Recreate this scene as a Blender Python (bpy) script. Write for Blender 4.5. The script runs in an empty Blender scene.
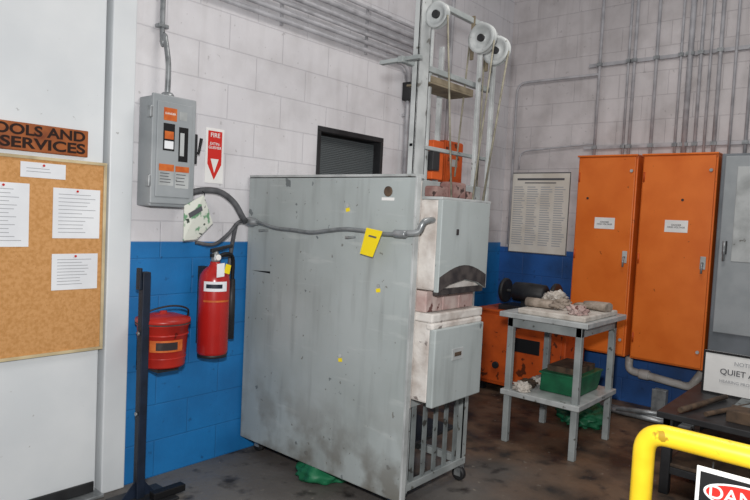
import bpy, bmesh, math, random
from mathutils import Vector, Matrix, noise
random.seed(7)
scn = bpy.context.scene
scn.view_settings.view_transform = 'Standard'
COL = scn.collection

# ---------------------------------------------------------------- materials
def lin(h):
    h = h.lstrip('#'); o = []
    for i in (0, 2, 4):
        c = int(h[i:i+2], 16) / 255
        o.append(c/12.92 if c <= .04045 else ((c+.055)/1.055)**2.4)
    return (o[0], o[1], o[2], 1)

def mat(name, c1, c2=None, rough=.5, metal=0., scale=6., lo=.4, hi=.65, bump=0., bscale=40., spec=.4, speck=None):
    m = bpy.data.materials.new(name); m.use_nodes = True
    nt = m.node_tree; N = nt.nodes; L = nt.links
    b = N['Principled BSDF']
    b.inputs['Roughness'].default_value = rough
    b.inputs['Metallic'].default_value = metal
    b.inputs['Specular IOR Level'].default_value = spec
    tc = N.new('ShaderNodeTexCoord')
    rgb = N.new('ShaderNodeRGB'); rgb.outputs[0].default_value = lin(c1); col = rgb.outputs[0]
    def blend(col, c, sc, lo, hi, detail=6):
        n = N.new('ShaderNodeTexNoise'); n.inputs['Scale'].default_value = sc; n.inputs['Detail'].default_value = detail
        L.new(tc.outputs['Object'], n.inputs['Vector'])
        mr = N.new('ShaderNodeMapRange'); mr.inputs[1].default_value = lo; mr.inputs[2].default_value = hi
        L.new(n.outputs['Fac'], mr.inputs[0])
        mx = N.new('ShaderNodeMix'); mx.data_type = 'RGBA'
        L.new(mr.outputs[0], mx.inputs[0]); L.new(col, mx.inputs[6]); mx.inputs[7].default_value = lin(c)
        return mx.outputs[2]
    if c2: col = blend(col, c2, scale, lo, hi)
    if speck: col = blend(col, speck[0], speck[1], speck[2], speck[2]+.03, 3)
    L.new(col, b.inputs['Base Color'])
    if bump:
        n = N.new('ShaderNodeTexNoise'); n.inputs['Scale'].default_value = bscale; n.inputs['Detail'].default_value = 5
        L.new(tc.outputs['Object'], n.inputs['Vector'])
        bp = N.new('ShaderNodeBump'); bp.inputs['Strength'].default_value = bump; bp.inputs['Distance'].default_value = .01
        L.new(n.outputs['Fac'], bp.inputs['Height']); L.new(bp.outputs[0], b.inputs['Normal'])
    return m

class NB:
    def __init__(s, name):
        s.m = bpy.data.materials.new(name); s.m.use_nodes = True
        s.N = s.m.node_tree.nodes; s.L = s.m.node_tree.links; s.b = s.N['Principled BSDF']
        s.tc = s.N.new('ShaderNodeTexCoord'); s.v = s.tc.outputs['Object']
        s.sp = s.N.new('ShaderNodeSeparateXYZ'); s.L.new(s.v, s.sp.inputs[0])
    def noi(s, sc, det=6, stretch=None):
        n = s.N.new('ShaderNodeTexNoise'); n.inputs['Scale'].default_value = sc; n.inputs['Detail'].default_value = det
        if stretch:
            mp = s.N.new('ShaderNodeMapping'); mp.inputs['Scale'].default_value = stretch
            s.L.new(s.v, mp.inputs[0]); s.L.new(mp.outputs[0], n.inputs['Vector'])
        else: s.L.new(s.v, n.inputs['Vector'])
        return n.outputs['Fac']
    def mr(s, x, a, c, o0=0., o1=1.):
        r = s.N.new('ShaderNodeMapRange'); r.inputs[1].default_value = a; r.inputs[2].default_value = c
        r.inputs[3].default_value = o0; r.inputs[4].default_value = o1
        s.L.new(x, r.inputs[0]); return r.outputs[0]
    def mul(s, a, b, op='MULTIPLY'):
        k = s.N.new('ShaderNodeMath'); k.operation = op
        for i, q in enumerate((a, b)):
            if isinstance(q, (int, float)): k.inputs[i].default_value = q
            else: s.L.new(q, k.inputs[i])
        return k.outputs[0]
    def mix(s, f, A, B, mode='MIX'):
        x = s.N.new('ShaderNodeMix'); x.data_type = 'RGBA'; x.blend_type = mode
        if isinstance(f, float): x.inputs[0].default_value = f
        else: s.L.new(f, x.inputs[0])
        for q, i in ((A, 6), (B, 7)):
            if isinstance(q, tuple): x.inputs[i].default_value = q
            else: s.L.new(q, x.inputs[i])
        return x.outputs[2]
    def bump(s, h, strength, dist, prev=None, inv=False):
        bp = s.N.new('ShaderNodeBump'); bp.inputs['Strength'].default_value = strength; bp.inputs['Distance'].default_value = dist; bp.invert = inv
        s.L.new(h, bp.inputs['Height'])
        if prev: s.L.new(prev, bp.inputs['Normal'])
        return bp.outputs[0]

def block_wall(name, axis, split, white, white2, blue, blue2, grime, amt):
    k = NB(name); k.b.inputs['Roughness'].default_value = .5
    cb = k.N.new('ShaderNodeCombineXYZ'); k.L.new(k.sp.outputs[axis], cb.inputs[0]); k.L.new(k.sp.outputs[2], cb.inputs[1])
    br = k.N.new('ShaderNodeTexBrick'); k.L.new(cb.outputs[0], br.inputs['Vector'])
    br.inputs['Scale'].default_value = 1; br.inputs['Brick Width'].default_value = .406; br.inputs['Row Height'].default_value = .203
    br.inputs['Mortar Size'].default_value = .005; br.inputs['Mortar Smooth'].default_value = .8
    br.inputs['Color1'].default_value = (1, 1, 1, 1); br.inputs['Color2'].default_value = (.95, .95, .95, 1); br.inputs['Mortar'].default_value = (.80, .80, .81, 1)
    w = k.mix(k.mr(k.noi(1.6), .38, .7), lin(white), lin(white2))
    w = k.mix(k.mul(k.mr(k.noi(5, 9), .45, .75), amt), w, lin(grime))
    w = k.mix(k.mul(k.mr(k.noi(2.5, 7, (5, 5, .4)), .5, .78), amt), w, lin(grime))
    w = k.mix(k.mul(k.mr(k.noi(28, 5), .68, .72), .35), w, lin('#77736f'))
    bl = k.mix(k.mr(k.noi(3.5), .4, .7), lin(blue), lin(blue2))
    bl = k.mix(k.mul(k.mr(k.noi(16, 8), .66, .74), .7), bl, lin('#0d2b50'))
    c = k.mix(k.mr(k.sp.outputs[2], split-.004, split+.004), bl, w)
    c = k.mix(1.0, c, br.outputs['Color'], 'MULTIPLY')
    k.L.new(c, k.b.inputs['Base Color'])
    n = k.bump(br.outputs['Fac'], .4, .005, None, True)
    k.L.new(k.bump(k.noi(60, 4), .3, .004, n), k.b.inputs['Normal'])
    return k.m

def panel_mat(name, base, base2):
    k = NB(name)
    c = k.mix(k.mr(k.noi(2.2), .38, .68), lin(base), lin(base2))
    c = k.mix(k.mul(k.mr(k.noi(3, 7, (5, 5, .6)), .52, .74), .5), c, lin('#7d8281'))
    c = k.mix(k.mul(k.mr(k.noi(5, 7, (.6, .6, 4)), .62, .70), .3), c, lin('#bfc4c2'))
    c = k.mix(k.mul(k.mr(k.noi(11, 4), .70, .72), .75), c, lin('#50575a'))
    c = k.mix(k.mul(k.mr(k.noi(30, 3), .70, .72), .7), c, lin('#5d5a52'))
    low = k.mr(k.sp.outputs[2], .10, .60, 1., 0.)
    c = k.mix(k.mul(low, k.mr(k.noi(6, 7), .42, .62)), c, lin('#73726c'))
    k.L.new(c, k.b.inputs['Base Color'])
    k.L.new(k.mr(k.noi(6), .3, .7, .38, .62), k.b.inputs['Roughness'])
    k.L.new(k.bump(k.noi(2.5, 2), .12, .02), k.b.inputs['Normal'])
    return k.m

M = {}
M['wl'] = block_wall('painted_block_left', 0, 1.31, '#dbdadd', '#cfced2', '#1c76b8', '#1866a2', '#a9a6a6', .35)
M['wb'] = block_wall('painted_block_back', 1, 1.27, '#cfcacb', '#bab5b6', '#24589c', '#1d4478', '#979190', .5)
M['door'] = mat('door_paint', '#dde1e3', '#d1d6d9', .42, scale=2, speck=('#b4b6b6', 26, .72))
M['cork'] = mat('cork', '#cb9862', '#bb8850', .9, scale=60, bump=.2, bscale=150, speck=('#a87848', 130, .68))
M['alu'] = mat('alu_frame', '#cdbd98', '#ae9e7c', .4, scale=8)
M['paper'] = mat('paper', '#e6e9ec', '#dcdfe3', .8, scale=5)
M['ink'] = mat('ink', '#54555a', None, .8)
M['ink2'] = mat('ink_grey', '#a4a6aa', None, .8)
M['wood'] = mat('sign_wood', '#a05a2a', '#74391c', .55, scale=9, bump=.2)
M['burn'] = mat('burnt', '#241008', None, .8)
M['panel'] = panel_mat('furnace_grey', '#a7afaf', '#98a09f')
M['grey'] = mat('grey_paint', '#9da3a3', '#858b8b', .45, scale=6, speck=('#5c5d59', 18, .66))
M['standgrey'] = mat('stand_grey', '#7f8686', '#666c6d', .5, scale=9, speck=('#3f403e', 18, .62))
M['gbox'] = mat('grey_enclosure', '#9a9fa2', '#8c9295', .4, scale=5)
M['dgrey'] = mat('dark_grey_enclosure', '#70767c', '#5d6368', .45, scale=4)
M['lgrey'] = mat('light_grey_metal', '#b4b8b8', '#969a9a', .4, scale=8, speck=('#6c6c68', 16, .66))
M['conduit'] = mat('conduit_paint', '#b0b0b4', '#949498', .45, scale=10)
M['galv'] = mat('galvanised', '#9ea2a4', '#7e8284', .35, metal=.5, scale=20)
M['dark'] = mat('dark_steel', '#2b2c2e', '#1c1c1e', .5, scale=8)
M['navy'] = mat('navy_paint', '#1b2638', '#101824', .5, scale=8)
M['black'] = mat('black', '#0e0e10', None, .6)
M['red'] = mat('gloss_red', '#b0201c', '#a01a16', .25, scale=4, spec=.6)
M['red2'] = mat('can_red', '#b02a20', '#94201a', .35, scale=6, speck=('#5c1812', 15, .68))
M['signred'] = mat('sign_red', '#c82a22', None, .5)
M['white'] = mat('white', '#e6e6e4', '#dadad8', .6, scale=5)
M['refr'] = mat('refractory', '#cfcbc6', '#aea59e', .9, scale=10, bump=.5, bscale=25, speck=('#7e7672', 14, .66))
M['brick'] = mat('firebrick', '#a88d88', '#bfaea8', .9, scale=12, bump=.5, bscale=25, speck=('#6a4a46', 16, .60))
M['brick_shaded'] = mat('firebrick_dark', '#7a5a56', '#8d7670', .9, scale=12, bump=.5, bscale=25, speck=('#3c2c2a', 16, .58))  # firebrick with the shade over the crown bricks put into its colour
M['soot'] = mat('soot', '#2a2628', '#4a4442', .85, scale=14)
M['ytag'] = mat('yellow_tag', '#efd51a', None, .5)
M['rail'] = mat('rail_yellow', '#efcc2e', '#dcb622', .35, scale=7, speck=('#a08020', 20, .7))
M['orange'] = mat('orange_paint', '#e0742a', '#d56820', .38, scale=4, speck=('#9c4c18', 22, .71))
M['orange2'] = mat('orange_dirty', '#cc581c', '#b04816', .5, scale=6, speck=('#5a2810', 12, .62))
M['label_o'] = mat('label_orange', '#c86a2c', '#b85420', .6, scale=30)
M['green'] = mat('green_plastic', '#1f6e4a', '#18553a', .5, scale=8)
M['gtag'] = mat('tag_green', '#6f9e7a', '#dfe2d8', .6, scale=16, lo=.40, hi=.46, speck=('#39463c', 26, .62))
M['pvc'] = mat('pvc', '#c4c2be', '#aaa6a0', .4, scale=8)
M['hose'] = mat('rubber_hose', '#5a5b5e', '#404144', .6, scale=20)
M['flex'] = mat('flex_conduit', '#858a8c', '#6c7173', .45, metal=.3, scale=20)
M['cable'] = mat('lift_cable', '#8c8878', '#6b675a', .6, scale=20)
M['rust'] = mat('rusty_shelf', '#7d7360', '#5c5242', .7, scale=12)
M['slab'] = mat('slab', '#cdc7bf', '#aea69c', .9, scale=12, bump=.3)
M['glove'] = mat('leather', '#a99c90', '#857a6e', .9, scale=16, bump=.4)
M['brown'] = mat('brown_clutter', '#5e4c3c', '#3a3028', .8, scale=14)
M['glass'] = mat('dark_glass', '#2a2e30', '#1c2022', .12, scale=3)
M['slat'] = mat('blind_slat', '#5e6466', None, .5)
M['poster'] = mat('poster', '#d9d5cc', '#c9c3b8', .8, scale=4)

def floor_mat():
    k = NB('stained_concrete')
    c = k.mix(k.mr(k.noi(1.3, 8), .35, .65), lin('#6a6763'), lin('#4e4844'))
    t = k.mul(k.mul(k.noi(2.), 2.), k.sp.outputs[0], 'ADD')
    c = k.mix(k.mr(t, 3.6, 4.8), c, k.mix(k.mr(k.noi(3.5), .4, .62), lin('#6a5442'), lin('#33281f')))
    c = k.mix(k.mr(k.noi(7, 8), .56, .7), c, lin('#2c2826'))
    c = k.mix(k.mr(k.noi(22, 8), .66, .74), c, lin('#857e74'))
    k.L.new(c, k.b.inputs['Base Color'])
    k.L.new(k.mr(k.noi(4), .3, .7, .35, .8), k.b.inputs['Roughness'])
    k.L.new(k.bump(k.noi(30), .3, .01), k.b.inputs['Normal'])
    return k.m
M['floor'] = floor_mat()

# ---------------------------------------------------------------- helpers
def group(name, loc):
    e = bpy.data.objects.new(name, None); e.location = loc; e.empty_display_size = .1
    COL.objects.link(e); return e
def finish(name, bm, m, parent, smooth=False, bevel=0., seg=2):
    bmesh.ops.recalc_face_normals(bm, faces=bm.faces)
    me = bpy.data.meshes.new(name); bm.to_mesh(me); bm.free()
    if m: me.materials.append(M[m] if isinstance(m, str) else m)
    if smooth:
        for p in me.polygons: p.use_smooth = True
    o = bpy.data.objects.new(name, me); COL.objects.link(o)
    if bevel:
        b = o.modifiers.new('bevel', 'BEVEL'); b.width = bevel; b.segments = seg; b.limit_method = 'ANGLE'
    if parent:
        o.parent = parent; o.matrix_parent_inverse = Matrix.Translation(parent.location).inverted()
    return o
def addbox(bm, x0, x1, y0, y1, z0, z1):
    vs = [bm.verts.new((x, y, z)) for x in (x0, x1) for y in (y0, y1) for z in (z0, z1)]
    for f in ((0,1,3,2),(4,6,7,5),(0,4,5,1),(2,3,7,6),(0,2,6,4),(1,5,7,3)):
        bm.faces.new([vs[i] for i in f])
def box(name, x0, x1, y0, y1, z0, z1, m, parent=None, bevel=.004):
    bm = bmesh.new(); addbox(bm, min(x0,x1), max(x0,x1), min(y0,y1), max(y0,y1), min(z0,z1), max(z0,z1))
    return finish(name, bm, m, parent, bevel=bevel)
def boxes(name, lst, m, parent=None, bevel=0.):
    bm = bmesh.new()
    for b in lst: addbox(bm, *b)
    return finish(name, bm, m, parent, bevel=bevel)
def frame_of(t):
    a = Vector((0,0,1)) if abs(t.z) < .9 else Vector((1,0,0))
    u = t.cross(a).normalized(); return u, t.cross(u).normalized()
def addtube(bm, pts, r, n=12, r2=None):
    pts = [Vector(p) for p in pts]; rings = []
    t0 = (pts[1]-pts[0]).normalized(); u, v = frame_of(t0)
    for i, p in enumerate(pts):
        if i == 0: t = t0
        elif i == len(pts)-1: t = (pts[-1]-pts[-2]).normalized()
        else: t = ((pts[i]-pts[i-1]).normalized()+(pts[i+1]-pts[i]).normalized()).normalized()
        u = (u - t*u.dot(t)).normalized(); v = t.cross(u)
        rr = r if r2 is None else r+(r2-r)*i/(len(pts)-1)
        rings.append([bm.verts.new(p+u*rr*math.cos(2*math.pi*k/n)+v*rr*math.sin(2*math.pi*k/n)) for k in range(n)])
    for a, b in zip(rings, rings[1:]):
        for k in range(n): 
            f = bm.faces.new((a[k], a[(k+1)%n], b[(k+1)%n], b[k])); f.smooth = True
    bm.faces.new(rings[0][::-1]); bm.faces.new(rings[-1])
def smooth_pts(pts, k=8):
    P = [Vector(p) for p in pts]; P = [P[0]*2-P[1]]+P+[P[-1]*2-P[-2]]; out = []
    for i in range(1, len(P)-2):
        for j in range(k):
            t = j/k; a, b, c, d = P[i-1:i+3]
            out.append(.5*((2*b)+(c-a)*t+(2*a-5*b+4*c-d)*t*t+(3*b-a-3*c+d)*t**3))
    out.append(P[-2]); return out
def round_path(pts, R=.06, k=6):
    P = [Vector(p) for p in pts]; out = [P[0]]
    for i in range(1, len(P)-1):
        a = (P[i-1]-P[i]).normalized(); b = (P[i+1]-P[i]).normalized()
        s = P[i]+a*R; e = P[i]+b*R
        for j in range(k+1):
            t = j/k; out.append((1-t)**2*s+2*t*(1-t)*P[i]+t*t*e)
    out.append(P[-1]); return out
def tube(name, pts, r, m, parent=None, n=12, r2=None):
    bm = bmesh.new(); addtube(bm, pts, r, n, r2); return finish(name, bm, m, parent)
def tubes(name, lst, m, parent=None, n=10):
    bm = bmesh.new()
    for pts, r in lst: addtube(bm, pts, r, n)
    return finish(name, bm, m, parent)
def lathe(name, c, prof, m, parent=None, n=32, axis='z'):
    bm = bmesh.new(); rings = []
    for r, h in prof:
        ring = []
        for k in range(n):
            a = 2*math.pi*k/n; x, y = r*math.cos(a), r*math.sin(a)
            q = (x, y, h) if axis == 'z' else ((h, x, y) if axis == 'x' else (x, h, y))
            ring.append(bm.verts.new(Vector(q)+Vector(c)))
        rings.append(ring)
    for a, b in zip(rings, rings[1:]):
        for k in range(n):
            f = bm.faces.new((a[k], a[(k+1)%n], b[(k+1)%n], b[k])); f.smooth = True
    bm.faces.new(rings[0][::-1]); bm.faces.new(rings[-1])
    return finish(name, bm, m, parent)
def prism(name, pts, vec, m, parent=None, bevel=0.):
    bm = bmesh.new(); a = [bm.verts.new(p) for p in pts]; b = [bm.verts.new(Vector(p)+Vector(vec)) for p in pts]
    bm.faces.new(a); bm.faces.new(b[::-1])
    for i in range(len(a)): bm.faces.new((a[i], b[i], b[(i+1)%len(a)], a[(i+1)%len(a)]))
    return finish(name, bm, m, parent, bevel=bevel)
def blob(name, c, s, m, parent=None, amp=.25, fr=6.):
    bm = bmesh.new(); bmesh.ops.create_icosphere(bm, subdivisions=4, radius=1)
    for v in bm.verts:
        q = v.co.copy(); k = 1+amp*noise.noise(q*fr*.4+Vector(c)*7)+amp*.4*noise.noise(q*fr+Vector(c)*3)
        q = q*k
        v.co = Vector((q.x*s[0], q.y*s[1], max(q.z, -.55)*s[2]))+Vector(c)
    for f in bm.faces: f.smooth = True
    return finish(name, bm, m, parent)
def text(name, s, loc, facing, size, m, parent, align='CENTER', sx=1., bold=.01):
    cu = bpy.data.curves.new(name, 'FONT'); cu.body = s; cu.size = size; cu.align_x = align; cu.align_y = 'CENTER'; cu.extrude = .0004
    cu.offset = size*bold
    t = bpy.data.objects.new(name+'_t', cu); COL.objects.link(t)
    bpy.context.view_layer.update()
    me = bpy.data.meshes.new_from_object(t.evaluated_get(bpy.context.evaluated_depsgraph_get()))
    bpy.data.objects.remove(t)
    R = Matrix.Rotation(math.radians(90), 4, 'X')
    if facing == 'x': R = Matrix.Rotation(math.radians(-90), 4, 'Z') @ R
    me.transform(Matrix.Translation(loc) @ R @ Matrix.Diagonal((sx,1,1,1)))
    me.materials.clear(); me.materials.append(M[m])
    o = bpy.data.objects.new(name, me); COL.objects.link(o)
    o.parent = parent; o.matrix_parent_inverse = Matrix.Translation(parent.location).inverted()
    return o
def lines_y(name, x0, x1, z0, z1, y, n, parent, m='ink2', h=.004):
    L = []
    for i in range(n):
        z = z1-(z1-z0)*(i+.5)/n; w = (x1-x0)*random.uniform(.6, 1)
        L.append((x0, x0+w, y-.0008, y, z-h/2, z+h/2))
    return boxes(name, L, m, parent)
A = math.radians

# ---------------------------------------------------------------- room shell
WY, WX = 3.10, 5.55
wx0, wx1, wz0, wz1 = 2.97, 3.66, 1.42, 2.10
boxes('wall_left', [(-1.5,.18,WY,WY+.2,0,4.2), (.18,1.64,WY,WY+.2,2.85,4.2), (1.64,wx0,WY,WY+.2,0,4.2),
    (wx0,wx1,WY,WY+.2,0,wz0), (wx0,wx1,WY,WY+.2,wz1,4.2), (wx1,WX+.2,WY,WY+.2,0,4.2)], 'wl')
box('wall_back', WX, WX+.2, -1.6, WY, 0, 4.2, 'wb', bevel=0)
box('floor', -1.5, WX+.2, -1.6, WY+.2, -.1, 0, 'floor', bevel=0)

dr = group('door_1', (.9, 3.1, 0))
box('door_slab', .28, 1.50, WY+.005, WY+.05, .02, 2.75, 'door', dr)
boxes('door_frame', [(1.52,1.645,WY-.025,WY+.19,0,2.86), (.18,.27,WY-.025,WY+.19,0,2.86), (.27,1.52,WY-.025,WY+.19,2.77,2.86)], 'door', dr, bevel=.006)
box('door_backing', .27, 1.52, WY+.06, WY+.08, .0, 2.77, 'dark', dr, bevel=0)
box('door_sweep', .29, 1.49, WY-.008, WY+.004, .02, .075, 'dark', dr)
box('threshold', .27, 1.52, WY-.06, WY+.05, 0, .016, 'galv', dr)

wn = group('window_1', (3.3, 3.15, 1.75))
box('glass', wx0+.02, wx1-.02, WY+.14, WY+.15, wz0+.02, wz1-.02, 'glass', wn, bevel=0)
boxes('frame', [(wx0,wx1,WY-.008,WY+.17,wz1-.035,wz1),(wx0,wx1,WY-.008,WY+.17,wz0,wz0+.03),(wx0,wx0+.03,WY-.008,WY+.17,wz0+.03,wz1-.035),(wx1-.03,wx1,WY-.008,WY+.17,wz0+.03,wz1-.035)], 'dark', wn, bevel=.003)
bm = bmesh.new()
z = wz0+.04
while z < wz1-.06:
    vs = [bm.verts.new(p) for p in ((wx0+.03,WY+.06,z),(wx1-.03,WY+.06,z),(wx1-.03,WY+.068,z+.0125),(wx0+.03,WY+.068,z+.0125))]
    bm.faces.new(vs); z += .0125
finish('blind_slats', bm, 'slat', wn)

# ---------------------------------------------------------------- bulletin board and papers
bb = group('bulletin_board', (.95, WY, 1.23))
box('cork_sheet', .42, 1.495, WY-.012, WY+.003, .775, 1.69, 'cork', bb, bevel=0)
boxes('frame', [(.405,1.51,WY-.022,WY+.003,1.688,1.703),(.405,1.51,WY-.022,WY+.003,.762,.777),(.405,.42,WY-.022,WY+.003,.777,1.688),(1.495,1.51,WY-.022,WY+.003,.777,1.688)], 'alu', bb, bevel=.002)
py = WY-.014
for i, (x0,x1,z0,z1,n) in enumerate([(.93,1.15,1.285,1.575,14),(1.11,1.31,1.605,1.675,2),(1.255,1.48,1.325,1.565,11),(1.255,1.475,1.075,1.25,9)]):
    box('notice_%d'%(i+1), x0, x1, py-.001, py+.001, z0, z1, 'paper', bb, bevel=0)
    lines_y('print_%d'%(i+1), x0+.025, x1-.02, z0+.02, z1-.02, py-.0012, n, bb, h=.003)
    lathe('pin_%d'%(i+1), ((x0+x1)/2, py-.001, z1-.012), [(.005,0),(.006,-.004),(.004,-.008)], 'signred', bb, n=10, axis='y')
ws = group('wooden_sign', (1.1, WY, 1.79))
box('plank', .72, 1.415, WY-.014, WY+.003, 1.722, 1.85, 'wood', ws, bevel=.004)
text('lettering_1', 'TOOLS AND', (1.40, WY-.0155, 1.815), 'y', .064, 'burn', ws, align='RIGHT', sx=1.25, bold=.03)
text('lettering_2', 'SERVICES', (1.40, WY-.0155, 1.757), 'y', .066, 'burn', ws, align='RIGHT', sx=1.4, bold=.03)

# ---------------------------------------------------------------- electrical disconnect
eb = group('electrical_disconnect_box', (1.8, 3.03, 1.79))
box('enclosure', 1.68, 1.925, 2.97, WY, 1.50, 2.065, 'gbox', eb, bevel=.008)
box('cover', 1.675, 1.93, 2.955, 2.972, 1.515, 2.075, 'gbox', eb, bevel=.006)
box('cover_raised', 1.70, 1.905, 2.948, 2.956, 1.55, 2.04, 'gbox', eb, bevel=.004)
Y = 2.948
def lab(n, x0, x1, z0, z1, m, p=eb, y=Y): return box(n, x0, x1, y-.0015, y, z0, z1, m, p, bevel=0)
lab('warning_label_1', 1.735, 1.81, 1.945, 2.01, 'label_o'); lab('warning_label_2', 1.825, 1.87, 1.955, 2.00, 'lgrey')
lab('spec_label', 1.735, 1.80, 1.79, 1.93, 'black'); lab('spec_label_inset', 1.742, 1.793, 1.80, 1.84, 'paper', y=Y-.0016); lab('spec_label_inset_2', 1.742, 1.793, 1.85, 1.89, 'label_o', y=Y-.0016)
lab('switch_plate', 1.825, 1.88, 1.74, 1.92, 'black'); lab('switch_plate_text', 1.832, 1.856, 1.77, 1.89, 'lgrey', y=Y-.0016)
lab('danger_label', 1.715, 1.80, 1.61, 1.72, 'lgrey'); lab('danger_strip', 1.715, 1.80, 1.685, 1.72, 'label_o', y=Y-.0016)
lab('info_label', 1.81, 1.89, 1.60, 1.715, 'lgrey'); lab('info_strip', 1.81, 1.89, 1.685, 1.715, 'label_o', y=Y-.0016)
lines_y('info_print', 1.815, 1.88, 1.61, 1.68, Y-.0018, 4, eb, 'ink')
lines_y('danger_print', 1.722, 1.79, 1.62, 1.68, Y-.0018, 4, eb, 'ink')
text('notice_text', 'DANGER', (1.772, Y-.002, 1.98), 'y', .015, 'white', eb)
box('switch_handle_base', 1.925, 1.955, 2.97, 3.02, 1.74, 1.90, 'dark', eb)
tube('switch_handle', [(1.95,2.99,1.80),(1.965,2.975,1.80),(1.97,2.96,1.88)], .009, 'black', eb)
lathe('conduit_hub', (1.80,3.03,2.06), [(.03,0),(.034,.01),(.034,.03),(.026,.04)], 'galv', eb, n=20)
tube('conduit', smooth_pts([(1.80,3.03,2.08),(1.80,3.03,2.25),(1.79,3.055,2.40),(1.785,3.075,2.5),(1.785,3.075,4.1)]), .014, 'galv', eb)
box('conduit_strap', 1.755, 1.815, 3.058, 3.1, 2.44, 2.46, 'galv', eb)
for i, zz in enumerate((1.6, 1.95)): box('hinge_%d'%(i+1), 1.664, 1.68, 2.955, 2.99, zz, zz+.06, 'galv', eb)

# fire extinguisher sign
fs = group('fire_extinguisher_sign', (2.15, WY, 1.8))
box('plate', 2.09, 2.215, WY-.004, WY+.002, 1.65, 1.965, 'white', fs, bevel=0)
box('red_field', 2.105, 2.20, WY-.005, WY-.004, 1.80, 1.95, 'signred', fs, bevel=0)
prism('arrow', [(2.105,WY-.005,1.80),(2.20,WY-.005,1.80),(2.20,WY-.005,1.76),(2.152,WY-.005,1.67),(2.105,WY-.005,1.76)], (0,.001,0), 'signred', fs)
text('lettering_1', 'FIRE', (2.152,WY-.006,1.925), 'y', .036, 'white', fs)
text('lettering_2', 'EXTIN-\nGUISHER', (2.152,WY-.006,1.865), 'y', .022, 'white', fs)
prism('arrow_mark', [(2.125,WY-.006,1.79),(2.18,WY-.006,1.79),(2.152,WY-.006,1.71)], (0,.0008,0), 'white', fs)

# fire extinguisher
fe = group('fire_extinguisher', (2.09, 2.97, .68))
ex, ey, dz = 2.09, 2.965, .03
lathe('cylinder', (ex,ey,dz), [(.06,.645),(.08,.65),(.086,.67),(.086,1.06),(.08,1.10),(.06,1.13),(.035,1.15),(.028,1.16),(.028,1.175)], 'red', fe, n=40)
lathe('base_ring', (ex,ey,dz), [(.07,.635),(.082,.638),(.082,.655),(.07,.66)], 'dark', fe)
lathe('valve_body', (ex,ey,dz-.015), [(.022,1.185),(.024,1.20),(.02,1.235),(.012,1.25)], 'galv', fe, n=20)
z0 = dz-.015
prism('upper_lever', [(ex-.03,ey-.012,1.24+z0),(ex+.11,ey-.012,1.275+z0),(ex+.11,ey-.012,1.288+z0),(ex-.03,ey-.012,1.262+z0)], (0,.024,0), 'dark', fe, bevel=.003)
prism('carry_handle', [(ex-.03,ey-.012,1.215+z0),(ex+.10,ey-.012,1.215+z0),(ex+.10,ey-.012,1.228+z0),(ex-.03,ey-.012,1.235+z0)], (0,.024,0), 'dark', fe, bevel=.003)
lathe('gauge', (ex,ey-.022,1.215+z0), [(.017,0),(.017,-.01),(.014,-.012)], 'white', fe, n=20, axis='y')
def wrap(name, r, a0, a1, z0, z1, m, parent, c=(ex,ey)):
    bm = bmesh.new(); n = 12; prev = None
    for i in range(n+1):
        a = a0+(a1-a0)*i/n
        p = [bm.verts.new((c[0]+r*math.cos(a), c[1]+r*math.sin(a), zz)) for zz in (z0,z1)]
        if prev: 
            f = bm.faces.new((prev[0],p[0],p[1],prev[1])); f.smooth = True
        prev = p
    return finish(name, bm, m, parent)
wrap('label_instructions', .0875, A(-165), A(-75), 1.045, 1.10, 'paper', fe); wrap('label_blue', .088, A(-155), A(-95), 1.062, 1.085, 'navy', fe)
wrap('label_band', .0875, A(-165), A(-60), .985, .995, 'label_o', fe)
tube('discharge_hose', smooth_pts([(ex+.01,ey,1.23),(ex+.06,ey-.02,1.25),(ex+.12,ey+.0,1.22),(ex+.135,ey+.02,1.07)]), .011, 'black', fe)
tube('horn', [(ex+.135,ey+.02,1.10),(ex+.135,ey+.02,.97),(ex+.13,ey+.02,.75)], .018, 'dark', fe, n=16, r2=.026)
boxes('wall_bracket', [(ex-.02,ex+.02,ey+.08,WY,.72,1.17)], 'dark', fe)
box('bracket_strap', ex-.03, ex+.15, ey+.075, ey+.09, .95, .98, 'dark', fe)
prism('inspection_tag', [(ex-.05,ey-.09,1.20),(ex+.0,ey-.09,1.205),(ex+.0,ey-.09,1.13),(ex-.05,ey-.09,1.125)], (0,.001,0), 'paper', fe)
prism('inspection_tag_2', [(ex+.01,ey-.088,1.20),(ex+.045,ey-.088,1.19),(ex+.035,ey-.088,1.14),(ex+.0,ey-.088,1.15)], (0,.001,0), 'ytag', fe)

tg = group('hanging_service_tag', (1.98, 2.98, 1.4))
prism('card', [(1.86,2.93,1.51),(1.99,2.95,1.575),(2.09,3.0,1.42),(1.97,2.97,1.33),(1.86,2.93,1.325)], (.004,.012,0), 'gtag', tg)
prism('card_print', [(1.885,2.9285,1.47),(1.975,2.944,1.515),(1.985,2.9462,1.49),(1.895,2.930,1.445)], (0,.001,0), 'ink', tg)
tube('string', [(1.99,2.955,1.56),(2.03,3.0,1.585),(2.03,3.03,1.60)], .0025, 'black', tg, n=6)

sc = group('supply_cable', (2.2, 3.0, 1.5))
tube('outer_sheath', smooth_pts([(1.93,3.06,1.565),(2.03,3.04,1.60),(2.14,3.02,1.60),(2.22,2.99,1.545),(2.28,2.98,1.46),(2.33,3.02,1.44)]), .018, 'hose', sc)
tube('inner_sheath', smooth_pts([(2.0,3.03,1.31),(2.10,3.0,1.30),(2.18,2.98,1.36),(2.25,2.98,1.43),(2.33,3.02,1.43)]), .010, 'hose', sc)
tube('drop_sheath', smooth_pts([(2.25,3.0,1.42),(2.25,3.03,1.30),(2.235,3.04,1.1),(2.235,3.05,.95)]), .012, 'hose', sc)
box('wall_fitting', 1.90, 1.96, 3.03, WY, 1.53, 1.60, 'galv', sc)

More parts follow.
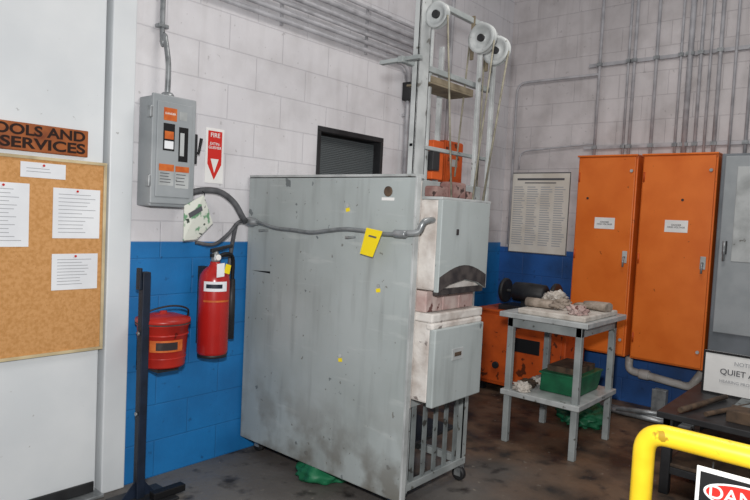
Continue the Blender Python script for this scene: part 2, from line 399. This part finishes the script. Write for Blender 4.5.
# ---------------------------------------------------------------- red can
rc = group('red_waste_can', (1.77, 2.955, .8))
kx, ky = 1.765, 2.945
lathe('body', (kx,ky,0), [(.108,.675),(.112,.67),(.116,.68),(.130,.885),(.138,.89),(.138,.90),(.130,.90),(.126,.89)], 'red2', rc, n=36)
lathe('body_rib_upper', (kx,ky,0), [(.126,.835),(.1315,.84),(.1275,.847)], 'red2', rc, n=36)
lathe('body_rib_lower', (kx,ky,0), [(.115,.715),(.122,.72),(.1175,.727)], 'red2', rc, n=36)
lathe('lid', (kx,ky,0), [(.136,.90),(.140,.905),(.138,.92),(.07,.94),(.02,.945),(.018,.955),(.005,.957)], 'red2', rc, n=36)
lathe('rim_shadow_band', (kx,ky,0), [(.1365,.893),(.1395,.896),(.1395,.899),(.1365,.902)], 'soot', rc, n=36)  # soot-coloured ring stands in for the shade under the lid
wrap('label', .1265, A(-150), A(-70), .76, .82, 'label_o', rc, (kx,ky))
wrap('label_dark', .128, A(-135), A(-85), .77, .81, 'soot', rc, (kx,ky))
tube('bail_handle', smooth_pts([(kx-.135,ky,.89),(kx-.12,ky-.04,.96),(kx,ky-.07,.99),(kx+.12,ky-.04,.96),(kx+.135,ky,.89)]), .005, 'dark', rc, n=8)
boxes('wall_bracket', [(kx-.06,kx+.06,3.085,WY,.62,.86),(kx-.06,kx+.06,2.88,WY,.645,.668)], 'dark', rc)

sp_ = group('stanchion_post', (1.63, 2.89, 0))
boxes('upright', [(1.607,1.650,2.875,2.918,.012,1.17)], 'navy', sp_, bevel=.004)
box('base_plate', 1.50, 1.78, 2.76, 2.99, 0, .014, 'dark', sp_)
prism('base_rib_1', [(1.65,2.897,.014),(1.72,2.897,.014),(1.65,2.897,.10)], (0,.006,0), 'navy', sp_)
prism('base_rib_2', [(1.607,2.897,.014),(1.53,2.897,.014),(1.607,2.897,.10)], (0,.006,0), 'navy', sp_)
box('top_hook', 1.590, 1.607, 2.88, 2.915, 1.08, 1.19, 'navy', sp_)
lathe('bolt_1', (1.606,2.897,.86), [(.01,0),(.01,-.008)], 'galv', sp_, n=8, axis='x')
lathe('bolt_2', (1.606,2.897,.45), [(.01,0),(.01,-.008)], 'galv', sp_, n=8, axis='x')
box('floor_tool', 1.66, 1.84, 2.80, 2.85, .014, .05, 'black', sp_)

# ---------------------------------------------------------------- furnace
fu = group('industrial_furnace', (2.8, 2.45, 0))
X0, X1, YR, YL = 2.405, 3.12, 1.815, 3.088
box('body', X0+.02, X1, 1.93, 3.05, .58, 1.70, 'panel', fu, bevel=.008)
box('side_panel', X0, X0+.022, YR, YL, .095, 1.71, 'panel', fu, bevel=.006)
boxes('panel_edge_flange', [(X0,X0+.035,YR-.006,YR+.006,.10,1.705),(X0,X0+.06,YR,YL,1.697,1.717)], 'lgrey', fu, bevel=.002)
box('front_frame', X0+.02, X1, 1.89, 1.935, .58, 1.70, 'grey', fu, bevel=.004)
box('front_frame_side', X0+.02, X0+.06, YR+.005, 1.90, .56, 1.69, 'refr', fu, bevel=.006)
box('upper_door_lining', 2.475, 2.90, 1.725, 1.90, 1.155, 1.60, 'refr', fu, bevel=.012)
prism('upper_door_shell', [(2.47,1.70,1.15),(2.47,1.70,1.60),(2.915,1.70,1.60),(2.915,1.70,1.15),(2.83,1.70,1.185),(2.70,1.70,1.205),(2.56,1.70,1.185)], (0,.028,0), 'panel', fu, bevel=.004)
box('upper_door_top_cap', 2.465, 2.92, 1.70, 1.90, 1.598, 1.612, 'lgrey', fu, bevel=.003)
prism('soot_arch', [(2.475,1.699,1.155),(2.475,1.699,1.225)]+[(2.475+.43*t, 1.699, 1.225+.055*math.sin(math.pi*t)) for t in [i/10 for i in range(1,10)]]+[(2.905,1.699,1.225),(2.905,1.699,1.155),(2.83,1.699,1.187),(2.70,1.699,1.207),(2.56,1.699,1.187)], (0,.004,0), 'soot', fu)
box('soot_sill', 2.48, 2.90, 1.71, 1.74, 1.135, 1.165, 'soot', fu)
for i in range(3):
    box('firebrick_%d'%(i+1), 2.475+i*.145, 2.475+i*.145+.143, 1.77, 1.92, 1.045, 1.15, 'brick', fu, bevel=.006)
box('sill_slab', 2.465, 2.93, 1.72, 1.92, 1.0, 1.045, 'refr', fu, bevel=.008)
box('lower_door_lining', 2.475, 2.90, 1.735, 1.90, .60, 1.0, 'refr', fu, bevel=.012)
box('lower_door_shell', 2.47, 2.915, 1.70, 1.738, .585, .97, 'panel', fu, bevel=.006)
box('lower_door_lip', 2.465, 2.92, 1.715, 1.76, .965, 1.0, 'refr', fu, bevel=.01)
box('lower_door_nameplate', 2.62, 2.72, 1.696, 1.70, .80, .86, 'lgrey', fu)
box('lower_door_label', 2.64, 2.70, 1.694, 1.697, .82, .84, 'brown', fu, bevel=0)
box('upper_door_spot', 2.60, 2.62, 1.696, 1.70, 1.43, 1.46, 'soot', fu)
for i, (x, w, h) in enumerate(((2.58,.12,.06),(2.71,.15,.09),(2.87,.06,.05))):
    box('crown_brick_%d'%(i+1), x, x+w, 1.82, 1.90, 1.612, 1.612+h, 'brick_shaded', fu, bevel=.012)
legs = [(2.475,1.86),(3.04,1.87),(2.475,2.99),(3.04,2.99)]
for i, (x, y) in enumerate(legs):
    boxes('leg_%d'%(i+1), [(x,x+.045,y,y+.006,.10,.585),(x,x+.006,y,y+.045,.10,.585)], 'grey', fu)
    tube('caster_stem_%d'%(i+1), [(x+.025,y+.025,.115),(x+.025,y+.025,.075)], .012, 'galv', fu)
    lathe('caster_wheel_%d'%(i+1), (x+.01,y+.025,.04), [(.03,0),(.04,.003),(.04,.027),(.03,.03)], 'dark', fu, n=24, axis='x')
    boxes('caster_fork_%d'%(i+1), [(x+.004,x+.009,y+.005,y+.045,.03,.085),(x+.041,x+.046,y+.005,y+.045,.03,.085),(x+.004,x+.046,y+.005,y+.045,.08,.10)], 'galv', fu)
boxes('stand_rails', [(2.475,3.085,1.868,1.90,.10,.14),(2.475,3.085,1.868,1.90,.54,.585),(2.475,3.085,3.0,3.035,.10,.14),(3.05,3.085,1.9,3.0,.10,.14),(2.475,2.5,1.9,3.0,.10,.14),(3.05,3.085,1.9,3.0,.54,.58)], 'grey', fu, bevel=.003)
boxes('stand_grille', [(2.56+i*.1,2.56+i*.1+.03,1.875,1.885,.14,.54) for i in range(5)], 'standgrey', fu)
box('stand_shelf', 2.48, 3.05, 1.92, 3.0, .30, .315, 'dark', fu)
box('heel_block', X0, X0+.04, YR+.01, YR+.08, .03, .10, 'navy', fu)
# lifting frame
boxes('lift_channel', [(2.50,2.59,1.91,1.922,1.60,2.75),(2.50,2.508,1.91,1.95,1.60,2.75),(2.582,2.59,1.91,1.95,1.60,2.75)], 'lgrey', fu, bevel=.003)
boxes('lift_uprights', [(2.655,2.675,1.95,1.98,1.70,2.55),(3.05,3.075,1.90,1.92,1.60,2.62),(3.20,3.23,1.90,1.92,1.50,2.60),
    (3.00,3.02,2.12,2.15,1.70,2.50)], 'lgrey', fu, bevel=.003)
boxes('lift_crossbars', [(2.40,3.23,1.935,1.965,2.26,2.29),(2.42,2.45,1.85,2.10,2.27,2.29),(2.5,3.23,1.92,1.945,1.86,1.88),(2.50,3.23,1.925,1.95,2.60,2.63)], 'grey', fu, bevel=.003)
boxes('pulley_tray', [(2.60,3.0,1.90,2.06,2.19,2.20),(2.60,3.0,1.90,1.908,2.20,2.23)], 'rust', fu, bevel=.002)
for i, (px, pz, k) in enumerate(((2.555,2.51,.95),(2.98,2.50,1.2),(3.14,2.47,1.2))):
    lathe('pulley_%d'%(i+1), (px,1.85,pz), [(r*k, h) for r, h in [(.015,-.02),(.015,-.008),(.045,-.005),(.050,-.016),(.068,-.016),(.068,-.012),(.055,0),(.068,.012),(.068,.016),(.05,.016),(.015,.01),(.015,.02)]], 'lgrey', fu, n=36, axis='x')
    lathe('pulley_hub_%d'%(i+1), (px,1.85,pz), [(.02,-.024),(.02,.024)], 'dark', fu, n=16, axis='x')
    boxes('pulley_bracket_%d'%(i+1), [(px+.025,px+.032,1.84,1.94,pz-.02,pz+.02),(px+.022,px+.032,1.92,1.94,pz-.10,pz+.14)], 'rust', fu)
tubes('lift_cables', [([(2.555,1.79,2.50),(2.66,1.78,1.61)],.005),([(2.555,1.91,2.50),(2.62,1.99,2.20)],.004),([(2.98,1.775,2.48),(2.86,1.78,1.61)],.005),([(2.98,1.93,2.48),(2.98,1.98,1.75)],.005),([(3.14,1.775,2.46),(3.05,1.84,1.55)],.006),([(3.14,1.93,2.46),(3.14,1.93,1.6)],.005)], 'cable', fu, n=8)
box('counterweight', 2.76, 2.86, 1.98, 2.08, 1.72, 1.93, 'orange2', fu)
box('limit_switch_box', 2.68, 2.74, 1.92, 1.98, 1.76, 1.86, 'dark', fu)
# conduit across the side panel
cx = 2.36
lathe('union_fitting', (cx,3.0,1.435), [(.014,.05),(.024,.045),(.028,.015),(.028,-.02),(.018,-.025),(.018,-.06)], 'galv', fu, n=8, axis='y')
tube('flex_conduit', smooth_pts([(cx,3.0,1.435),(cx,2.9,1.43),(cx,2.78,1.41),(cx,2.62,1.405),(cx,2.48,1.40),(cx,2.36,1.415),(cx,2.24,1.43),(cx,2.12,1.43),(cx,1.95,1.42),(cx,1.82,1.43),(cx+.03,1.76,1.45)]), .010, 'flex', fu)
lathe('end_connector', (cx,1.86,1.425), [(.014,.04),(.019,.035),(.019,-.03),(.014,-.035)], 'galv', fu, n=8, axis='y')
tube('end_elbow', smooth_pts([(cx,1.82,1.43),(cx+.02,1.77,1.44),(cx+.04,1.75,1.49),(cx+.14,1.755,1.50)]), .015, 'galv', fu)
boxes('conduit_clips', [(cx-.015,X0,yy-.01,yy+.01,1.385,1.395) for yy in (2.9,2.2)], 'galv', fu)
prism('lockout_tag', [(cx-.02,2.06,1.445),(cx-.02,1.955,1.432),(cx-.01,2.02,1.30),(cx-.01,2.105,1.312)], (-.002,0,0), 'ytag', fu)
prism('lockout_tag_print', [(cx-.0225,2.04,1.41),(cx-.0225,1.99,1.403),(cx-.0225,1.995,1.395),(cx-.0225,2.045,1.402)], (-.0008,0,0), 'ink', fu)
for i, (yy, zz) in enumerate(((2.255,1.53),(2.26,.73),(2.02,1.13))):
    prism('small_tag_%d'%(i+1), [(X0-.001,yy+.014,zz+.008),(X0-.001,yy-.012,zz+.013),(X0-.001,yy-.016,zz-.006),(X0-.001,yy+.010,zz-.011)], (-.002,0,0), 'ytag', fu)
    lathe('small_tag_ring_%d'%(i+1), (X0-.001,yy-.0,zz+.024), [(.010,0),(.010,-.004)], 'lgrey', fu, n=16, axis='x')
lathe('round_badge', (X0,1.985,1.63), [(.026,0),(.026,-.004),(.020,-.006)], 'brown', fu, n=24, axis='x')
boxes('badge_card', [(X0-.002,X0,1.945,2.025,1.585,1.60)], 'white', fu)
prism('slot', [(X0-.001,3.03,1.14),(X0-.001,2.86,1.148),(X0-.001,2.86,1.136)], (-.001,0,0), 'black', fu)
gb = group('green_floor_bag', (2.6,2.5,0)); blob('bag', (2.56,2.47,.045), (.19,.16,.08), 'green', gb)

# ---------------------------------------------------------------- conduits on the left wall
cr = group('conduit_bank', (3.2, 3.06, 2.7))
lst = []
for i, (zz, r) in enumerate(((2.69,.015),(2.745,.015),(2.80,.012),(2.855,.016),(2.92,.018),(2.99,.012))):
    xe = 3.90+.055*i
    lst.append((round_path([(1.9,3.068,zz+.01),(xe,3.068,zz),(xe,3.068,1.55)], .12, 8), r))
tubes('conduits', lst, 'conduit', cr, n=14)
boxes('straps', [(x,x+.02,3.085,WY-.001,2.67,3.01) for x in (2.6,3.4)], 'conduit', cr)
boxes('vertical_straps', [(3.87,4.20,3.085,WY-.001,z,z+.02) for z in (1.8,2.3)], 'conduit', cr)
box('pull_box', 3.86, 3.97, 3.02, WY-.002, 2.42, 2.56, 'dark', cr)
box('pull_box_lower', 4.0, 4.14, 3.01, WY-.002, 2.05, 2.35, 'gbox', cr)
ob = group('orange_control_box', (4.45,3.0,2.0))
box('enclosure', 4.28, 4.54, 2.95, WY, 1.78, 2.16, 'orange2', ob, bevel=.008)
box('cover', 4.29, 4.53, 2.94, 2.95, 1.79, 2.15, 'orange2', ob)
box('label', 4.37, 4.45, 2.938, 2.94, 1.95, 2.01, 'lgrey', ob, bevel=0)
tube('feed', [(4.40,3.03,2.15),(4.40,3.03,4.1)], .016, 'conduit', ob)

# ---------------------------------------------------------------- back wall conduits
cb = group('conduit_bank', (5.5, 1.6, 3))
lst = []
for y, r in ((2.20,.013),(1.95,.011),(1.90,.014),(1.72,.014),(1.53,.011),(1.46,.022),(1.38,.013),(1.31,.011),(1.24,.015),(1.13,.011),(1.02,.013),(.94,.018),(.8,.013)):
    lst.append(([(5.52,y,2.125),(5.52,y,4.15)], r))
lst.append((round_path([(5.52,3.0,1.3),(5.52,3.0,2.86),(5.52,2.2,2.86)], .1), .012))
lst.append((round_path([(5.52,2.93,2.03),(5.52,2.93,2.2),(5.52,2.2,2.25)], .08), .008))
tubes('conduits', lst, 'conduit', cb)
boxes('unistrut', [(5.525,WX-.002,.7,2.3,2.93,2.96),(5.525,WX-.002,.7,2.3,3.6,3.63),(5.525,WX-.002,.7,2.3,2.2,2.225)], 'conduit', cb)
bm = bmesh.new()
for zz in (2.945, 2.212):
    for y, r in ((2.20,.013),(1.95,.011),(1.90,.014),(1.72,.014),(1.53,.011),(1.46,.022),(1.38,.013),(1.24,.015),(1.02,.013)):
        addbox(bm, 5.50, 5.53, y-r-.008, y+r+.008, zz-.014, zz+.014)
finish('clamps', bm, 'galv', cb)

# ---------------------------------------------------------------- orange cabinets
CX = WX-.004
def cabinet(y0, y1, flip):
    g = group('orange_storage_cabinet', (5.42, (y0+y1)/2, 1.27))
    z0, z1 = .44, 2.11; xf = 5.29
    box('carcass', xf, CX, y0, y1, z0, z1, 'orange', g, bevel=.006)
    box('door_panel', xf-.02, xf, y0+.012, y1-.012, z0+.015, z1-.015, 'orange', g, bevel=.005)
    box('top_lip', xf-.03, CX, y0-.004, y1+.004, z1-.008, z1+.006, 'orange', g, bevel=.003)
    yc = (y0+y1)/2; X = xf-.021
    for i, zz in enumerate((.62,1.27,1.93)):
        tube('hinge_%d'%(i+1), [(X,y1-.02,zz-.04),(X,y1-.02,zz+.04)], .008, 'orange2', g, n=8)
    box('label', X-.001, X, yc-.10, yc+.07, 1.495, 1.59, 'white', g, bevel=0)
    text('label_text', 'DANGER\nHIGH VOLTAGE', (X-.002, yc-.015, 1.543), 'x', .018, 'ink', g)
    hy = y0+.05
    box('latch_plate', X-.006, X, hy-.02, hy+.02, 1.22, 1.32, 'lgrey', g)
    tube('latch_handle', [(X-.006,hy,1.27),(X-.03,hy,1.27),(X-.035,hy,1.19)], .008, 'galv', g, n=8)
    lathe('latch_top', (X,y0+.04,1.98), [(.014,0),(.012,-.012)], 'lgrey', g, n=12, axis='x')
    lathe('latch_bottom', (X,y0+.04,.58), [(.014,0),(.012,-.012)], 'lgrey', g, n=12, axis='x')
    lathe('knockout', (X,yc+.16*flip,1.75), [(.010,0),(.010,-.004)], 'dark', g, n=16, axis='x')
    return g
cabinet(1.735, 2.235, 0.9); cabinet(1.145, 1.695, -.3)

gc = group('grey_electrical_cabinet', (5.35,.75,1.4))
box('carcass', 5.25, CX, .35, 1.115, .08, 2.10, 'dgrey', gc, bevel=.008)
box('plinth', 5.28, CX, .37, 1.10, 0, .08, 'dark', gc)
box('door_panel', 5.228, 5.25, .37, 1.085, .76, 2.08, 'gbox', gc, bevel=.006)
box('door_inset', 5.222, 5.229, .45, 1.0, 1.30, 2.0, 'lgrey', gc, bevel=.004)
box('latch', 5.21, 5.228, 1.03, 1.06, 1.35, 1.45, 'dark', gc)
tube('handle', [(5.20,1.045,1.45),(5.20,1.045,1.30)], .01, 'galv', gc, n=8)

ps = group('paper_chart', (WX,2.71,1.6))
box('sheet', WX-.006, WX, 2.41, 3.01, 1.225, 2.0, 'poster', ps, bevel=0)
L = []
xp = WX-.0075
for c in range(4):
    ya = 2.98-c*.14
    for i in range(26):
        zz = 1.86-i*.022
        L.append((xp, xp+.001, ya-random.uniform(.08,.12), ya, zz-.004, zz+.004))
boxes('print', L, 'ink2', ps)
boxes('header', [(xp,xp+.001,2.47,2.95,1.925,1.945),(xp,xp+.001,2.55,2.87,1.895,1.905)], 'ink', ps)
boxes('border', [(xp,xp+.001,2.41,3.01,1.99,2.0),(xp,xp+.001,2.41,3.01,1.225,1.233),(xp,xp+.001,2.41,2.418,1.233,1.99),(xp,xp+.001,3.002,3.01,1.233,1.99)], 'ink', ps)

# ---------------------------------------------------------------- orange floor machine
om = group('orange_floor_cabinet', (4.98,2.5,0))
box('carcass', 4.90, 5.30, 2.08, 2.92, .07, .72, 'orange2', om, bevel=.008)
box('front_panel', 4.885, 4.90, 2.11, 2.89, .10, .69, 'orange2', om)
box('top_plate', 4.88, 5.32, 2.06, 2.94, .715, .735, 'orange2', om)
box('recess', 4.880, 4.887, 2.30, 2.60, .40, .52, 'black', om)
lathe('knob_1', (4.88,2.70,.25), [(.03,0),(.03,-.02)], 'dark', om, n=16, axis='x')
boxes('feet', [(x,x+.06,y,y+.06,0,.07) for x in (4.92,5.22) for y in (2.10,2.84)], 'dark', om)
mc = group('black_bench_grinder', (5.05,2.5,.74))
box('base', 4.95, 5.2, 2.25, 2.75, .735, .78, 'dark', mc)
lathe('motor', (5.05,2.5,.90), [(.06,-.16),(.085,-.14),(.09,0),(.085,.14),(.06,.16)], 'dark', mc, n=24, axis='y')
lathe('wheel_1', (5.05,2.74,.90), [(.10,-.02),(.11,-.01),(.11,.01),(.10,.02)], 'dark', mc, n=28, axis='y')
lathe('wheel_2', (5.05,2.26,.90), [(.10,-.02),(.11,-.01),(.11,.01),(.10,.02)], 'dark', mc, n=28, axis='y')
tube('shaft', [(5.05,2.24,.9),(5.05,2.76,.9)], .012, 'galv', mc)
box('pedestal', 5.0, 5.1, 2.44, 2.56, .77, .84, 'dark', mc)

# ---------------------------------------------------------------- table
tb = group('work_table', (4.15,1.8,0))
box('top', 3.80, 4.50, 1.48, 2.10, .865, .90, 'lgrey', tb, bevel=.005)
boxes('apron', [(3.84,3.86,1.53,2.05,.80,.865),(4.44,4.46,1.53,2.05,.80,.865),(3.86,4.44,1.53,1.55,.80,.865),(3.86,4.44,2.03,2.05,.80,.865)], 'grey', tb, bevel=.002)
for i, (x, y) in enumerate(((3.84,2.01),(3.84,1.53),(4.42,1.53),(4.42,2.01))):
    box('leg_%d'%(i+1), x, x+.042, y, y+.042, 0, .865, 'grey', tb, bevel=.004)
box('shelf', 3.82, 4.48, 1.51, 2.07, .33, .365, 'lgrey', tb, bevel=.004)
sl = group('refractory_board', (4.1,1.8,.91)); box('board', 3.83, 4.40, 1.51, 1.98, .90, .935, 'slab', sl, bevel=.008)
def glove(cx, cy, cz, ang):
    g = group('work_glove', (cx,cy,cz))
    R = Matrix.Rotation(ang, 3, 'Z')
    def w(x, y, z): return Vector((cx,cy,cz))+R @ Vector((x,y,z))
    bm = bmesh.new()
    addtube(bm, [w(-.13,0,.03),(w(-.06,0,.032)),w(0,0,.03),w(.05,0,.028)], .05, 14, .038)
    for k, (yy, l) in enumerate(((-.035,.07),(-.012,.09),(.012,.085),(.034,.065))):
        addtube(bm, [w(.04,yy,.03),w(.04+l*.6,yy*1.2,.034),w(.04+l,yy*1.25,.02)], .015, 10, .011)
    addtube(bm, [w(-.03,.035,.03),w(.01,.07,.03),w(.04,.085,.022)], .017, 10, .012)
    for v in bm.verts: v.co.z = cz+.004+max(0, (v.co.z-cz)*.75+.008*noise.noise(v.co*30))
    finish('leather', bm, 'glove', g)
glove(4.0,1.86,.935,A(-85)); glove(4.25,1.64,.935,A(80))
rg = group('rag_pile', (4.2,1.85,.94))
for i,(x,y,s) in enumerate(((4.20,1.84,.06),(4.28,1.90,.06),(4.14,1.92,.05),(4.22,1.90,.07))): blob('rag_%d'%(i+1), (x,y,.937+s*.3+(.03 if i==3 else 0)), (s*1.2,s,s*.6), 'slab' if i%2 else 'glove', rg, .7, 9)
rg2 = group('firebrick_chunk', (3.93,1.62,.94)); blob('chunk', (3.93,1.60,.955), (.07,.055,.035), 'brick', rg2, .6, 7)
gt = group('green_tote', (4.2,1.75,.37))
prism('shell', [(4.0,1.60,.366),(4.36,1.60,.366),(4.38,1.58,.50),(3.97,1.58,.50)], (0,.27,0), 'green', gt, bevel=.01)
box('rim', 3.96, 4.39, 1.578, 1.86, .495, .51, 'green', gt)
box('contents', 4.02, 4.34, 1.62, 1.83, .505, .55, 'brown', gt)
cl = group('scrap_pieces', (3.9,1.94,.37))
for i,(x,y,s) in enumerate(((3.89,1.94,.055),(4.02,1.96,.05),(4.15,1.95,.045))): blob('scrap_%d'%(i+1), (x,y,.366+s*.4), (s,s*1.1,s*.7), 'slab' if i!=1 else 'brown', cl, .5, 8)
gr = group('green_rag', (4.65,1.8,0)); blob('cloth', (4.70,1.82,.05), (.20,.17,.09), 'green', gr, .5, 8)

pp = group('drain_pipe', (5.45,1.5,.28))
tube('pipe', round_path([(5.46,1.75,.42),(5.46,1.75,.30),(5.46,1.26,.255),(5.46,1.18,.40)], .05), .032, 'pvc', pp, n=16)
lathe('coupling', (5.46,1.62,.288), [(.04,-.04),(.042,-.03),(.042,.03),(.04,.04)], 'pvc', pp, n=20, axis='y')
boxes('hangers', [(5.44,WX,y,y+.02,.27,.285) for y in (1.35,1.68)], 'galv', pp)
fl = group('scrap_pipes', (5.3,1.5,0))
tubes('lengths', [([(5.14,1.95,.025),(5.10,1.15,.025)],.022),([(5.20,1.9,.025),(5.19,1.15,.025)],.025),([(5.06,1.7,.065),(5.20,1.2,.08)],.02)], 'galv', fl)
jb = group('floor_junction_box', (5.4,1.47,0))
box('box', 5.38, 5.46, 1.42, 1.52, .0, .2, 'gbox', jb); box('lid', 5.372, 5.381, 1.415, 1.525, .01, .205, 'galv', jb)

lb = group('steel_workbench', (4.2,.6,0))
box('top', 3.75, 4.75, .1, 1.03, .44, .475, 'dark', lb, bevel=.004)
boxes('legs', [(x,x+.05,y,y+.05,0,.44) for x in (3.78,4.67) for y in (.13,.95)], 'dark', lb, bevel=.003)
boxes('rails', [(3.79,4.7,.97,.99,.12,.16),(3.79,3.81,.15,.98,.12,.16),(3.78,4.72,.96,1.0,.36,.44)], 'dark', lb, bevel=.002)
box('lower_shelf', 3.80, 4.70, .15, .97, .16, .18, 'brown', lb)
sg = group('area_sign', (4.45,.8,.6))
box('board', 4.44, 4.46, .50, .96, .476, .75, 'white', sg, bevel=.002)
boxes('border', [(4.436,4.441,.50,.96,.738,.752),(4.436,4.441,.50,.96,.475,.489),(4.436,4.441,.948,.96,.489,.738)], 'black', sg)
text('lettering_1', 'QUIET AREA', (4.434,.72,.63), 'x', .05, 'ink', sg)
text('lettering_2', 'HEARING PROTECTION', (4.434,.72,.57), 'x', .026, 'ink2', sg)
text('lettering_3', 'NOTICE', (4.434,.72,.69), 'x', .035, 'ink2', sg)
lb2 = group('bench_clutter', (4.1,.7,.48))
tubes('bars', [([(3.8,.92,.495),(4.35,.80,.495)],.016),([(3.85,.80,.49),(4.38,.62,.49)],.013)], 'brown', lb2)
box('block', 3.85, 4.0, .55, .7, .475, .54, 'brown', lb2)
box('tray', 4.1, 4.38, .45, .72, .475, .50, 'standgrey', lb2)

yr = group('yellow_guard_rail', (1.8,.3,0))
tube('rail_tube', round_path([(1.80,.52,.0),(1.80,.52,.945),(1.80,-.9,.945),(1.80,-.9,0)], .06, 10), .029, 'rail', yr, n=24)
tube('mid_rail', [(1.80,.52,.50),(1.80,-.9,.50)], .025, 'rail', yr, n=20)
for i, y in enumerate((.52,-.9)): lathe('foot_flange_%d'%(i+1), (1.80,y,0), [(.07,0),(.07,.01),(.035,.012)], 'rail', yr, n=24)
dg = group('danger_sign', (1.75,.25,.8))
box('plate', 1.752, 1.757, .12, .375, .66, .905, 'white', dg, bevel=.002)
boxes('header', [(1.750,1.7525,.13,.365,.80,.893)], 'black', dg)
for nm, rx, rz, xx, mm in (('oval_rim',.108,.036,1.7495,'white'),('oval',.102,.031,1.7490,'signred')):
    bm = bmesh.new()
    vs = [bm.verts.new((xx,.2475+rx*math.cos(t),.848+rz*math.sin(t))) for t in [2*math.pi*i/40 for i in range(40)]]; bm.faces.new(vs)
    finish(nm, bm, mm, dg)
text('lettering_1', 'DANGER', (1.7485,.2475,.848), 'x', .048, 'white', dg)
text('lettering_2', 'HOT SURFACES\nDO NOT TOUCH', (1.7505,.2475,.74), 'x', .03, 'ink', dg)
tubes('ties', [([(1.757,.34,.89),(1.765,.34,.92)],.003),([(1.757,.16,.89),(1.765,.16,.92)],.003)], 'black', dg, n=6)

# ---------------------------------------------------------------- lights
def area(name, loc, target, size, power, color):
    l = bpy.data.lights.new(name, 'AREA'); l.size = size; l.energy = power; l.color = color
    o = bpy.data.objects.new(name, l); o.location = loc; COL.objects.link(o)
    o.rotation_euler = (Vector(target)-Vector(loc)).to_track_quat('-Z', 'Y').to_euler(); return o
area('camera_flash', (.05,.10,1.75), (3.2,2.2,1.3), .12, 84, (1,.98,.965))
area('ceiling_light', (2.9,.8,4.1), (2.9,.8,0), 1.4, 48, (1,.95,.90))
w = bpy.data.worlds.new('world'); scn.world = w; w.use_nodes = True
w.node_tree.nodes['Background'].inputs[0].default_value = (.97,.97,1,1); w.node_tree.nodes['Background'].inputs[1].default_value = .27

# ---------------------------------------------------------------- camera
a = math.radians(40.5); p = math.radians(3.02); ro = math.radians(2.8)
d = Vector((math.cos(a), math.sin(a), 0)); r = Vector((math.sin(a), -math.cos(a), 0)); zv = Vector((0,0,1))
F = d*math.cos(p)-zv*math.sin(p); U = d*math.sin(p)+zv*math.cos(p)
R2 = r*math.cos(ro)+U*math.sin(ro); U2 = U*math.cos(ro)-r*math.sin(ro)
cam = bpy.data.cameras.new('camera'); co = bpy.data.objects.new('camera', cam); COL.objects.link(co)
m = Matrix((R2, U2, -F)).transposed().to_4x4(); m.translation = Vector((0,0,1.5)); co.matrix_world = m
cam.sensor_width = 36; cam.lens = 625/750*36; cam.clip_start = .02
scn.camera = co
